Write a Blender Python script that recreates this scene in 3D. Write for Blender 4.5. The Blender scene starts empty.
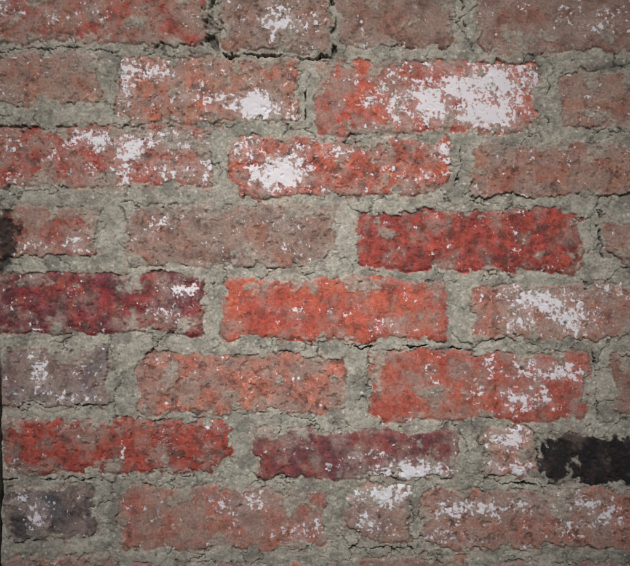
import bpy, math, numpy as np
rng=np.random.RandomState(7)
S=0.001  # one layout unit = 1 mm
CX,CY=315.0,283.0
GROUND_Y=1500.0; TOP_Y=-900.0; LEFT_X=-1050.0; RIGHT_X=1650.0

# ---------------------------------------------------------------- noise
T=4096
ang=rng.rand(T)*2*np.pi
GX=np.cos(ang).astype(np.float32); GY=np.sin(ang).astype(np.float32)
RV=rng.rand(T).astype(np.float32); RV2=rng.rand(T).astype(np.float32); RV3=rng.rand(T).astype(np.float32)
def hsh(ix,iy,seed):
    h=(ix*73856093)^(iy*19349663)^(seed*83492791)
    h=(h^(h>>13))*1274126177
    return (h^(h>>16))&(T-1)
def perlin(x,y,seed):
    ix=np.floor(x).astype(np.int64); iy=np.floor(y).astype(np.int64)
    fx=(x-ix).astype(np.float32); fy=(y-iy).astype(np.float32)
    u=fx*fx*fx*(fx*(fx*6-15)+10); v=fy*fy*fy*(fy*(fy*6-15)+10)
    def g(a,b):
        k=hsh(ix+a,iy+b,seed)
        return GX[k]*(fx-a)+GY[k]*(fy-b)
    n0=g(0,0); n1=g(1,0); n2=g(0,1); n3=g(1,1)
    a=n0+(n1-n0)*u; b=n2+(n3-n2)*u
    return (a+(b-a)*v)*1.5
def fbm(x,y,size,octv=3,seed=0,gain=0.5,sy=1.0):
    r=0;amp=1;s=1.0/size
    for o in range(octv):
        r=r+amp*perlin(x*s+o*17.3+seed*3.1,y*s*sy+o*9.7+seed*1.7,seed*31+o)
        amp*=gain; s*=2.03
    return r
def worley(x,y,size,seed,val=False):
    x=x/size;y=y/size
    ix=np.floor(x).astype(np.int64); iy=np.floor(y).astype(np.int64)
    f1=np.full(x.shape,9.,np.float32); f2=f1.copy(); id_=f1.copy()
    for a in(-1,0,1):
        for b in(-1,0,1):
            k=hsh(ix+a,iy+b,seed)
            d=np.sqrt((ix+a+RV[k]-x)**2+(iy+b+RV2[k]-y)**2).astype(np.float32)
            if val: id_=np.where(d<f1,RV3[k],id_)
            f2=np.minimum(f2,np.maximum(f1,d)); f1=np.minimum(f1,d)
    if val: return f1*size,id_
    return f1*size,f2*size
def ss(a,b,x):
    t=np.clip((x-a)/(b-a),0,1); return t*t*(3-2*t)
def lin(c):
    return np.array([((v/255.)/12.92 if v/255.<=0.04045 else ((v/255.+0.055)/1.055)**2.4) for v in c],np.float32)

# ---------------------------------------------------------------- grid
def axis(a,b,lo,hi,st):
    mid=np.arange(a,b,st)
    def grow(dist):
        out=[];s=st;p=0
        while p<dist:
            s=min(s*1.05,7.0);p+=s;out.append(min(p,dist))
        return np.array(out)
    l=a-grow(a-lo); r=mid[-1]+grow(hi-mid[-1])
    return np.concatenate([l[::-1],mid,r])
xs=axis(-8,638,LEFT_X,RIGHT_X,0.70); ys=axis(-8,574,TOP_Y,GROUND_Y,0.70)
NX,NY=len(xs),len(ys)
X,Y=np.meshgrid(xs,ys); X=X.astype(np.float32);Y=Y.astype(np.float32)

# ---------------------------------------------------------------- bricks
RED=(150,66,48);ORG=(174,84,58);DEEP=(136,50,42);PINK=(148,106,86);BRN=(112,86,72);PUR=(92,60,64);CRIM=(124,40,46);CHAR=(26,25,28);GRY=(98,92,92);DUL=(140,92,74)
# x0,y0,x1,y1,colA,colB,film,white,smear
B=[
(-35,-24,205,44,(146,62,52),DUL,.28,.02,0),
(222,-14,330,52,BRN,(130,92,76),.40,.05,0),
(337,-16,453,49,(108,82,70),(124,86,72),.35,.0,0),
(476,-16,690,54,(112,84,72),(128,88,74),.40,.05,1),
(-60,52,102,106,DUL,PINK,.45,.05,1.5),
(118,58,299,124,(160,92,70),PINK,.34,.12,0),
(317,62,537,132,(168,78,56),(156,68,52),.16,.10,-.5),
(558,68,760,129,DUL,PINK,.5,.03,2),
(-40,126,214,187,(150,62,50),(150,90,76),.22,.11,0),
(232,138,450,196,(170,80,56),(154,74,58),.20,.08,0),
(468,140,690,199,(140,80,64),PINK,.46,.05,2),
(-90,203,102,259,(138,72,60),DUL,.46,.03,1.5),
(124,203,339,268,(134,94,78),(112,88,78),.50,.04,1),
(357,212,582,271,(146,58,46),(130,48,42),-.12,.0,-.5),
(604,216,800,268,(140,66,54),DUL,.4,.02,1),
(-40,274,205,333,(122,40,42),(96,42,50),-.05,.03,-.5),
(223,279,447,340,(170,80,57),(160,66,50),-.02,.0,0),
(470,283,632,342,(150,88,72),PINK,.36,.10,1),
(-80,345,110,408,(108,84,84),GRY,.42,.08,1),
(137,353,349,416,(164,98,78),(150,88,72),.32,.02,1),
(369,352,588,421,(160,80,60),(152,66,52),.14,.05,0),
(612,350,830,415,DUL,BRN,.5,.03,1),
(3,421,231,474,(150,60,46),(136,54,44),.06,.02,-.5),
(256,430,457,480,(100,54,60),(124,58,54),.08,.05,0),
(484,427,536,478,(162,104,86),PINK,.3,.14,-.5),
(541,432,760,486,CHAR,(36,32,33),-.3,-.12,1),
(2,484,96,541,(66,64,66),(84,82,84),.22,.0,1),
(117,487,326,551,(156,98,80),(146,88,76),.42,.06,1),
(347,485,411,543,(128,102,95),PINK,.4,.08,0),
(418,488,660,551,(152,96,80),PINK,.40,.09,1),
(-80,556,112,620,DUL,PINK,.45,.05,0),
(130,564,336,625,DUL,(146,74,58),.45,.05,0),
(352,556,470,620,PINK,DUL,.4,.05,0),
(486,563,700,625,DUL,BRN,.45,.05,0),
]
pal=[(RED,DEEP),(ORG,RED),(DUL,PINK),(PINK,BRN),(CRIM,RED),(PUR,BRN),(DUL,RED),(GRY,BRN)]
def rnd(x0,y0,x1,y1):
    a,b=pal[rng.randint(len(pal))]
    B.append((x0,y0,x1,y1,a,b,rng.uniform(.1,.5),rng.uniform(0,.12),rng.uniform(0,1.5)))
def fillrow(y0,y1,xa,xb):
    x=xa
    while x<xb:
        w=rng.uniform(205,222)*(0.48 if rng.rand()<.18 else 1)
        if xb-x<60: break
        rnd(x,y0+rng.uniform(-3,3),min(x+w,xb-4),y1+rng.uniform(-3,3)); x+=w+rng.uniform(15,24)
rows={0:(-20,46),1:(56,124),2:(130,192),3:(206,264),4:(278,336),5:(349,412),6:(424,478),7:(486,546),8:(560,620)}
inview=list(B)
for r,(a,b) in rows.items():
    sel=[q for q in inview if abs((q[1]+q[3])/2-(a+b)/2)<18]
    xl=min(q[0] for q in sel)-16; xr=max(q[2] for q in sel)+16
    x=xl
    while x>LEFT_X+60:
        w=rng.uniform(205,222); rnd(max(x-w,LEFT_X+4),a+rng.uniform(-3,3),x,b+rng.uniform(-3,3)); x-=w+rng.uniform(15,24)
    fillrow(a,b,xr,RIGHT_X)
y=-36
while y-60>TOP_Y: fillrow(y-60,y,LEFT_X+rng.uniform(-120,0),RIGHT_X); y-=73
y=634
while y+60<GROUND_Y+40: fillrow(y,y+60,LEFT_X+rng.uniform(-120,0),RIGHT_X); y+=73

wx=X+3.6*fbm(X,Y,48,2,1)+2.2*fbm(X,Y,15,3,2); wy=Y+3.4*fbm(X,Y,52,2,3)+2.4*fbm(X,Y,15,3,4)
SD=np.full(X.shape,60.,np.float32)
A=np.zeros(X.shape+(3,),np.float32)+lin(DUL); Bc=A.copy()
FILM=np.zeros(X.shape,np.float32);WG=FILM.copy();OFF=FILM.copy();SM=FILM.copy();V1=FILM.copy();V2=FILM.copy();V3=FILM.copy();UX=X.copy()
for q in B:
    x0,y0,x1,y1,ca,cb,fl,wg,sm=q
    v=rng.rand(4); th=rng.uniform(-.012,.012); r=rng.uniform(4,11); kk=rng.rand(3,4); tp=rng.uniform(-.018,.018)
    o4=rng.uniform(-1,1,3)
    i0,i1=np.searchsorted(xs,[x0-26,x1+26]); j0,j1=np.searchsorted(ys,[y0-26,y1+26])
    if i1<=i0 or j1<=j0: continue
    sl=(slice(j0,j1),slice(i0,i1))
    cx,cy=(x0+x1)/2,(y0+y1)/2; hw,hh=(x1-x0)/2,(y1-y0)/2
    px=wx[sl]-cx;py=wy[sl]-cy; px,py=px+th*py,py-th*px
    qx=np.abs(px)-hw+r;qy=np.abs(py)-(hh+tp*px)+r
    sd=np.sqrt(np.maximum(qx,0)**2+np.maximum(qy,0)**2)+np.minimum(np.maximum(qx,qy),0)-r
    for z in kk:
        if z[0]<.5:
            sx,sy_=(1 if z[1]<.5 else -1),(1 if z[2]<.5 else -1)
            sd=np.maximum(sd,(px*sx*.6+py*sy_*.8)-(hw*.6+hh*.8)+4+11*z[3])
    m=sd<SD[sl]
    SD[sl]=np.where(m,sd,SD[sl])
    A[sl][m]=lin(ca);Bc[sl][m]=lin(cb);FILM[sl][m]=fl;WG[sl][m]=wg;SM[sl][m]=sm
    V1[sl][m]=v[0];V2[sl][m]=v[1];V3[sl][m]=v[2];UX[sl]=np.where(m,X[sl]+v[3]*900,UX[sl])
    o=1.0*o4[0]+.018*o4[1]*py+.006*o4[2]*px
    OFF[sl][m]=o[m]
CH=(A.mean(-1)<.02)[...,None]

# irregular arris: mortar creeps over the edges, chips bitten out of the bricks
chip=ss(.24,.55,fbm(X,Y,19,3,7,.6))*7*ss(-12,-2,SD)
sdn=SD+SM*1.6+3.0*fbm(X,Y,26,3,5,.55)+1.7*fbm(X,Y,7,3,6,.65)+chip
M=ss(-.9,.9,sdn)
isl=fbm(X,Y,36,5,8,.6)+.6*FILM+ss(-26,0,SD)*.4
MI=ss(.68,.98,isl)*(1-M)
# ---------------------------------------------------------------- lime patches
W=[(283,22,36,11,.8),(60,14,60,12,.3),(256,106,26,11,1.2),(128,82,9,22,.65),(150,72,40,10,.4),(210,98,50,8,.35),
(482,84,52,18,.95),(425,104,42,20,.85),(490,112,36,16,1.15),(360,80,40,12,.2),(520,95,14,34,.6),
(128,148,14,20,.9),(180,140,30,9,.7),(95,140,30,10,.6),(150,168,60,8,.4),(205,165,6,18,.6),
(248,150,14,12,.75),(282,172,26,18,1.1),(335,150,20,7,.5),(418,176,40,10,.3),(440,150,10,10,.7),
(80,243,18,14,.45),(160,222,34,14,.25),(300,225,20,12,.25),
(185,292,18,10,.5),(165,312,30,10,.4),(540,300,34,14,.85),(575,318,20,14,.85),(520,322,20,12,.45),(384,328,16,8,.55),
(40,370,8,28,.65),(70,398,30,8,.5),(85,365,12,12,.3),(545,372,40,12,.65),(520,400,26,14,.6),(575,370,10,14,.55),(490,365,14,8,.5),
(410,470,34,9,1.2),(375,455,20,8,.45),(508,440,18,10,.8),(492,466,10,10,.7),(520,470,12,8,.5),(215,430,16,6,.3),
(38,512,13,18,.85),(22,500,10,10,.5),(378,497,24,12,1.1),(370,520,10,12,.5),(300,535,22,14,.5),(240,500,40,10,.4),
(470,508,40,10,.45),(560,505,50,10,.5),(600,520,40,10,.45),(450,535,20,8,.45),(440,50,90,6,.2),(600,20,40,14,.3)]
for k in range(160):
    bx,by=rng.uniform(LEFT_X,RIGHT_X),rng.uniform(TOP_Y,GROUND_Y); q=(rng.uniform(10,50),rng.uniform(8,22),rng.uniform(.4,1.1))
    if -20<bx<650 and -20<by<590: continue
    W.append((bx,by)+q)
wf=np.zeros(X.shape,np.float32)
for (bx,by,rx,ry,st) in W:
    i0,i1=np.searchsorted(xs,[bx-2.4*rx,bx+2.4*rx]); j0,j1=np.searchsorted(ys,[by-2.4*ry,by+2.4*ry]); sl=(slice(j0,j1),slice(i0,i1))
    d2=((X[sl]-bx)/rx)**2+((Y[sl]-by)/ry)**2
    wf[sl]=np.maximum(wf[sl],st*np.exp(-d2*.8))
whiteF=wf*.74+WG+.32*fbm(X,Y,22,4,9,.75)+.34*fbm(X,Y,5.5,3,10,.78)-.34*M-.25*MI
haze=ss(.05,.9,wf*.95+.35*fbm(X,Y,14,4,11,.7)+WG)*(1-M)*.42

# ---------------------------------------------------------------- soot / voids
soot=np.exp(-(((X-5)/14)**2+((Y-236)/38)**2)*1.0)*1.15
soot=np.maximum(soot,np.exp(-(((X-618)/62)**2+((Y-462)/24)**2))*.35)
soot=ss(.30,.85,soot+.45*fbm(X,Y,14,5,12,.7))
edgegap=(1-ss(1.0,3.0,np.abs(X-(-1.0)-2*fbm(X,Y,60,3,13))))*ss(330,420,Y)*(1-ss(640,700,Y))
gN=.55+.9*np.clip(fbm(X,Y,12,3,15,.6)+.35,0,1.2)
w2x=wx+2.2*fbm(X,Y,9,3,16,.6); w2y=wy+2.2*fbm(X,Y,9,3,17,.6)
def seg(x0,y0,x1,y1,w):
    dx,dy=x1-x0,y1-y0;t=np.clip(((w2x-x0)*dx+(w2y-y0)*dy)/(dx*dx+dy*dy),0,1)
    dd=np.sqrt((w2x-x0-t*dx)**2+(w2y-y0-t*dy)**2)
    return (1-ss(.35,1.25,dd/(w*gN)))
gap=np.zeros_like(SD)
for s_ in [(213,-30,214,46,5.5),(222,54,300,58,1.7),(300,58,332,54,1.6),(333,-30,333,52,2.4),(0,48,120,51,.6),(457,-20,468,40,1.2),
           (550,70,545,120,.6),(310,70,306,120,.8),(460,146,456,190,.7),(470,198,500,204,.6),
           (352,346,460,350,.8),(592,350,600,420,.8),(537,430,539,484,2.0),(484,480,540,486,1.1),
           (348,547,412,549,.8),(0,479,100,481,1.0),(600,200,602,262,1.1)]:
    gap=np.maximum(gap,seg(*s_))
gap=gap*ss(-.35,.35,fbm(X,Y,26,3,14)+.08)

# ---------------------------------------------------------------- relief (mm)
rough=(.25+.55*V1)
hb=OFF+.7*fbm(X,Y,40,2,20)+rough*(.36*fbm(X,Y,10,3,21,.5)+.10*fbm(X,Y,2.4,2,22))-1.9*ss(-6,2,SD)**2-.12*chip
pit=ss(.48,.62,fbm(X,Y,8,3,23,.6)); hb=hb-1.2*pit*rough
bed=fbm(X,Y,60,2,30)
hm=-.5+1.1*bed+.75*fbm(X,Y,20,3,31,.5)+.34*fbm(X,Y,5.5,3,32,.6)+.13*fbm(X,Y,2,1,33)
f1,idp=worley(X+8*fbm(X,Y,16,2,46),Y+5*fbm(X,Y,16,2,47),24,9,True)
hm=hm+.9*(idp-.5)
hm=hm-.8*ss(6,-2,sdn)*ss(-.1,.5,fbm(X,Y,30,2,34))
h=hb*(1-M)+hm*M+MI*(.6+.4*fbm(X,Y,4,2,35))
lineN=fbm(X,Y,22,3,36)
ecr=np.exp(-((sdn-.3)/(.45+.5*np.clip(lineN,0,1)))**2)*ss(.02,.5,lineN)*.85
cwx=X+6*fbm(X,Y,18,3,40)+1.5*fbm(X,Y,4,2,48);cwy=Y+6*fbm(X,Y,18,3,41)+1.5*fbm(X,Y,4,2,49)
f1,f2=worley(cwx,cwy,34,5); c1=(1-ss(.15,1.2,f2-f1))*ss(-.4,.15,fbm(X,Y,45,2,42))*ss(-3,1,sdn)
f1,f2=worley(cwx*1.0+90,cwy+40,14,6); c2=(1-ss(.1,.85,f2-f1))*ss(.1,.45,fbm(X,Y,38,2,43))*ss(-2,1,sdn)*.75
f1,f2=worley(cwx+300,cwy+400,85,7); c3=(1-ss(.1,.8,f2-f1))*ss(.1,.4,fbm(X,Y,70,2,44))*(1-M)*.5
crack=np.clip(ecr+c1+.7*c2+c3,0,1)
h=h-2.0*crack-7*gap-10*edgegap-1.5*soot*ss(-.3,.3,fbm(X,Y,10,3,45))
gd,gi=worley(X,Y,6.5,11,True); grit=(1-ss(.5,1.3,gd-(gi-.8)*3))*(gi>.72)
h=h+.35*grit*M
whm=ss(.36,.6,whiteF); h=h+.12*whm

# ---------------------------------------------------------------- colour (albedo)
K=1.42
t=ss(-.45,.45,fbm(UX,Y,42,5,50,.65))[...,None]
col=A*(1-t)+Bc*t
col=col*(1+(.14+.28*V2[...,None])*fbm(UX,Y,10,4,51,.7)[...,None])
fo=(ss(.2,.8,fbm(UX,Y,20,5,52,.62))*(.10+.32*V3)*np.clip(1-1.5*FILM,0.1,1))[...,None]; col=col*(1-fo)+lin((174,90,64))*fo*(1-CH)
dk=(ss(.1,.75,fbm(UX,Y,14,5,53,.7))*(.4+.4*V1))[...,None]; col=col*(1-dk)+lin((68,48,44))*dk
fn=fbm(UX,Y,30,6,54,.64)*.95+.13*fbm(X,Y,3,2,64,.7)
film=(np.clip(ss(-.28,1.0,fn+FILM*1.25+ss(-12,0,SD)*.18),0,1)*.74)[...,None]
fc=lin((136,118,108))*(1+.2*fbm(X,Y,14,4,65,.62)[...,None])
film=np.where(CH,film*.5,film)
col=col*(1-film)+fc*film
hz=haze[...,None]; col=col*(1-hz)+lin((176,160,156))*hz
gl=col.mean(-1,keepdims=True); col=(gl+(col-gl)*.88)*.89
mc=lin((131,129,119))*(1+.18*fbm(X,Y,40,3,55)[...,None]+.24*fbm(X,Y,8,4,56,.68)[...,None])
mw=ss(.0,.7,fbm(X,Y,50,4,57,.6))[...,None]*.45; mc=mc*(1-mw)+lin((152,147,138))*mw
md=ss(.1,.75,fbm(X,Y,32,5,58,.66))[...,None]*.55; mc=mc*(1-md)+lin((84,82,77))*md
st=(ss(9,0,sdn)*ss(-.1,.5,fbm(X,Y,18,3,59)))[...,None]*.3; mc=mc*(1-st)+lin((138,108,96))*st
gr=grit[...,None]*.5; mc=mc*(1-gr)+np.where(gi[...,None]>.86,lin((182,176,168)),lin((74,68,62)))*gr
Mm=np.clip(M+MI*.75,0,1)[...,None]
col=col*(1-Mm)+mc*Mm
pt=(pit*(1-M)*.5*rough)[...,None]; col=col*(1-pt)+lin((74,52,46))*pt
cr=np.clip(crack*.64+gap*.75,0,1)[...,None]; col=col*(1-cr)+lin((40,37,34))*cr
sk=np.clip(soot*.9+edgegap,0,1)[...,None]; col=col*(1-sk)+lin((26,23,22))*sk
col=np.clip(col*K,0.004,.9)
whiteF=whiteF-crack*.3-soot*.5-gap*.5-edgegap-.2*pit

# ---------------------------------------------------------------- mesh
def grid_mesh(name,co,NX,NY):
    me=bpy.data.meshes.new(name)
    nv=NX*NY; idx=np.arange(nv,dtype=np.int32).reshape(NY,NX)
    f=np.stack([idx[:-1,:-1],idx[1:,:-1],idx[1:,1:],idx[:-1,1:]],-1).reshape(-1)
    nf=(NX-1)*(NY-1)
    me.vertices.add(nv); me.vertices.foreach_set('co',co.astype(np.float32).ravel())
    me.loops.add(nf*4); me.loops.foreach_set('vertex_index',f)
    me.polygons.add(nf); me.polygons.foreach_set('loop_start',np.arange(0,nf*4,4,dtype=np.int32))
    me.polygons.foreach_set('loop_total',np.full(nf,4,np.int32))
    me.update(calc_edges=True)
    me.polygons.foreach_set('use_smooth',np.ones(nf,bool))
    return me
zc=(GROUND_Y-CY)*S
def Zof(y): return (GROUND_Y-y)*S
co=np.stack([(X-CX)*S,-h*S,Zof(Y)],-1)
me=grid_mesh('wall_face',co,NX,NY)
a=me.attributes.new('albedo','FLOAT_COLOR','POINT'); a.data.foreach_set('color',np.concatenate([col,np.ones(X.shape+(1,))],-1).astype(np.float32).ravel())
a=me.attributes.new('lime','FLOAT','POINT'); a.data.foreach_set('value',whiteF.astype(np.float32).ravel())
face=bpy.data.objects.new('wall_face',me); bpy.context.collection.objects.link(face)

# ---------------------------------------------------------------- materials
def newmat(n):
    m=bpy.data.materials.new(n);m.use_nodes=True;nt=m.node_tree;return m,nt,nt.nodes,nt.links,nt.nodes['Principled BSDF']
def mth(nt,op,a,b,clamp=False):
    n=nt.nodes.new('ShaderNodeMath');n.operation=op;n.use_clamp=clamp
    for i,v in enumerate((a,b)):
        if v is None: continue
        if isinstance(v,(int,float)): n.inputs[i].default_value=v
        else: nt.links.new(v,n.inputs[i])
    return n.outputs[0]
def noise(nt,vec,scale,det=3,rough=.6):
    n=nt.nodes.new('ShaderNodeTexNoise');n.inputs['Scale'].default_value=scale;n.inputs['Detail'].default_value=det;n.inputs['Roughness'].default_value=rough
    nt.links.new(vec,n.inputs['Vector']);return n.outputs[0]
m,nt,N,L,bs=newmat('weathered_brick_and_mortar')
tc=N.new('ShaderNodeTexCoord');ob=tc.outputs['Object']
def attr(n):
    a=N.new('ShaderNodeAttribute');a.attribute_name=n;return a
n1=noise(nt,ob,380,3,.7); n2=noise(nt,ob,1200,1,.6)
g=mth(nt,'ADD',mth(nt,'MULTIPLY',n1,1.1),mth(nt,'MULTIPLY',n2,.9))
g=mth(nt,'MAXIMUM',mth(nt,'SUBTRACT',mth(nt,'MULTIPLY',g,1.15),.15),.25)
mul=N.new('ShaderNodeVectorMath');mul.operation='SCALE';L.new(attr('albedo').outputs['Color'],mul.inputs[0]);L.new(g,mul.inputs['Scale'])
wv=mth(nt,'ADD',attr('lime').outputs['Fac'],mth(nt,'MULTIPLY',mth(nt,'SUBTRACT',n1,.5),.9))
mr=N.new('ShaderNodeMapRange');mr.interpolation_type='SMOOTHSTEP';L.new(wv,mr.inputs[0]);mr.inputs[1].default_value=.38;mr.inputs[2].default_value=.68;mr.inputs[4].default_value=.9
mx=N.new('ShaderNodeMix');mx.data_type='RGBA';L.new(mr.outputs[0],mx.inputs[0]);L.new(mul.outputs[0],mx.inputs[6]);mx.inputs[7].default_value=(.76,.76,.81,1)
L.new(mx.outputs[2],bs.inputs['Base Color']);bs.inputs['Roughness'].default_value=.85
bs.inputs['Specular IOR Level'].default_value=.35
bp=N.new('ShaderNodeBump');bp.inputs['Strength'].default_value=.35;bp.inputs['Distance'].default_value=.0005
L.new(n1,bp.inputs['Height']);L.new(bp.outputs[0],bs.inputs['Normal'])
face.data.materials.append(m)
mm,nt,N,L,bs=newmat('old_mortar');tc=N.new('ShaderNodeTexCoord')
r=N.new('ShaderNodeValToRGB');r.color_ramp.elements[0].color=(.14,.13,.1,1);r.color_ramp.elements[1].color=(.34,.32,.26,1);L.new(noise(nt,tc.outputs['Object'],30,6),r.inputs[0]);L.new(r.outputs[0],bs.inputs['Base Color']);bs.inputs['Roughness'].default_value=.9
mg,nt,N,L,bs=newmat('trodden_earth');tc=N.new('ShaderNodeTexCoord')
r=N.new('ShaderNodeValToRGB');r.color_ramp.elements[0].color=(.05,.04,.03,1);r.color_ramp.elements[1].color=(.2,.17,.13,1);L.new(noise(nt,tc.outputs['Object'],4,9,.7),r.inputs[0]);L.new(r.outputs[0],bs.inputs['Base Color']);bs.inputs['Roughness'].default_value=.95

def box(n,x0,y0,z0,x1,y1,z1,mat,parent=None,bev=.006):
    import bmesh
    bm=bmesh.new();bmesh.ops.create_cube(bm,size=1)
    for v in bm.verts: v.co=((x0+x1)/2+v.co.x*(x1-x0),(y0+y1)/2+v.co.y*(y1-y0),(z0+z1)/2+v.co.z*(z1-z0))
    bmesh.ops.bevel(bm,geom=bm.edges[:],offset=bev,segments=2,affect='EDGES')
    me=bpy.data.meshes.new(n);bm.to_mesh(me);bm.free();me.materials.append(mat)
    o=bpy.data.objects.new(n,me);bpy.context.collection.objects.link(o);o.parent=parent;return o
wall=bpy.data.objects.new('brick_wall',None);bpy.context.collection.objects.link(wall)
face.parent=wall
xl,xr=(LEFT_X-CX)*S,(RIGHT_X-CX)*S; zt=Zof(TOP_Y)
box('wall_core',xl-.004,.016,-.05,xr+.004,.23,zt,mm,wall)
box('coping',xl-.03,-.03,zt+.001,xr+.03,.26,zt+.06,mm,wall)
n=60;gx=np.linspace(-1,1,n);gx=np.sign(gx)*np.abs(gx)**3*150
GXX,GYY=np.meshgrid(gx,gx);gz=.02*fbm(GXX.astype(np.float32)*10,GYY.astype(np.float32)*10,4,3,70)-.01
gm=grid_mesh('ground',np.stack([GXX,-GYY,gz],-1),n,n);gm.materials.append(mg)
go=bpy.data.objects.new('ground',gm);bpy.context.collection.objects.link(go)

# ---------------------------------------------------------------- light
el,az=math.radians(38),math.radians(-10)
d=np.array([math.sin(az)*math.cos(el),-math.cos(az)*math.cos(el),math.sin(el)])
# added, unseen plaster wall behind the camera; its opening narrows sun to a pool
PD=1.15
k=PD/(-d[1]); ox=d[0]*k-.015; oz=zc+.01+d[2]*k; OW,OH=.34,.32
mp,nt,N,L,bs=newmat('sun_mask_plaster');tc=N.new('ShaderNodeTexCoord')
r=N.new('ShaderNodeValToRGB');r.color_ramp.elements[0].color=(.18,.175,.17,1);r.color_ramp.elements[1].color=(.34,.335,.33,1);L.new(noise(nt,tc.outputs['Object'],8,7),r.inputs[0]);L.new(r.outputs[0],bs.inputs['Base Color']);bs.inputs['Roughness'].default_value=.9
pw=bpy.data.objects.new('sun_mask_wall',None);bpy.context.collection.objects.link(pw)
X0,X1,Z1=-1.6,1.6,2.9; y0,y1=-PD-.06,-PD
box('sun_mask_left',X0,y0,-.05,ox-OW,y1,Z1,mp,pw,.004)
box('sun_mask_right',ox+OW,y0,-.05,X1,y1,Z1,mp,pw,.004)
box('sun_mask_below',ox-OW+.001,y0+.002,-.05,ox+OW-.001,y1-.002,oz-OH,mp,pw,.002)
box('sun_mask_above',ox-OW+.001,y0+.002,oz+OH,ox+OW-.001,y1-.002,Z1,mp,pw,.002)
box('sun_mask_ledge',ox-OW-.02,y0-.03,oz-OH-.03,ox+OW+.02,y1+.02,oz-OH+.002,mm,pw,.004)
sl=bpy.data.lights.new('sun','SUN');sl.energy=3.8;sl.angle=math.radians(22);sl.color=(1,.97,.945)
so=bpy.data.objects.new('sun',sl);bpy.context.collection.objects.link(so)
from mathutils import Vector
so.rotation_euler=Vector(d).to_track_quat('Z','Y').to_euler()
w=bpy.data.worlds.new('World');bpy.context.scene.world=w;w.use_nodes=True;wn=w.node_tree
sky=wn.nodes.new('ShaderNodeTexSky');sky.sky_type='NISHITA';sky.sun_disc=False;sky.sun_elevation=el;sky.sun_rotation=math.atan2(d[0],d[1])
sky.dust_density=4
wn.links.new(sky.outputs[0],wn.nodes['Background'].inputs[0]);wn.nodes['Background'].inputs[1].default_value=.12

# ---------------------------------------------------------------- camera
c=bpy.data.cameras.new('camera');c.lens=32;c.sensor_width=36;c.clip_start=.01;c.clip_end=500
D=.630*32/36
cam=bpy.data.objects.new('camera',c);bpy.context.collection.objects.link(cam)
cam.location=(0,-D,zc);cam.rotation_euler=(math.radians(90),0,0)
bpy.context.scene.camera=cam
sc=bpy.context.scene;sc.view_settings.view_transform='Standard';sc.view_settings.look='None';sc.view_settings.exposure=0
print('verts',NX*NY,'h',h.min(),h.max())
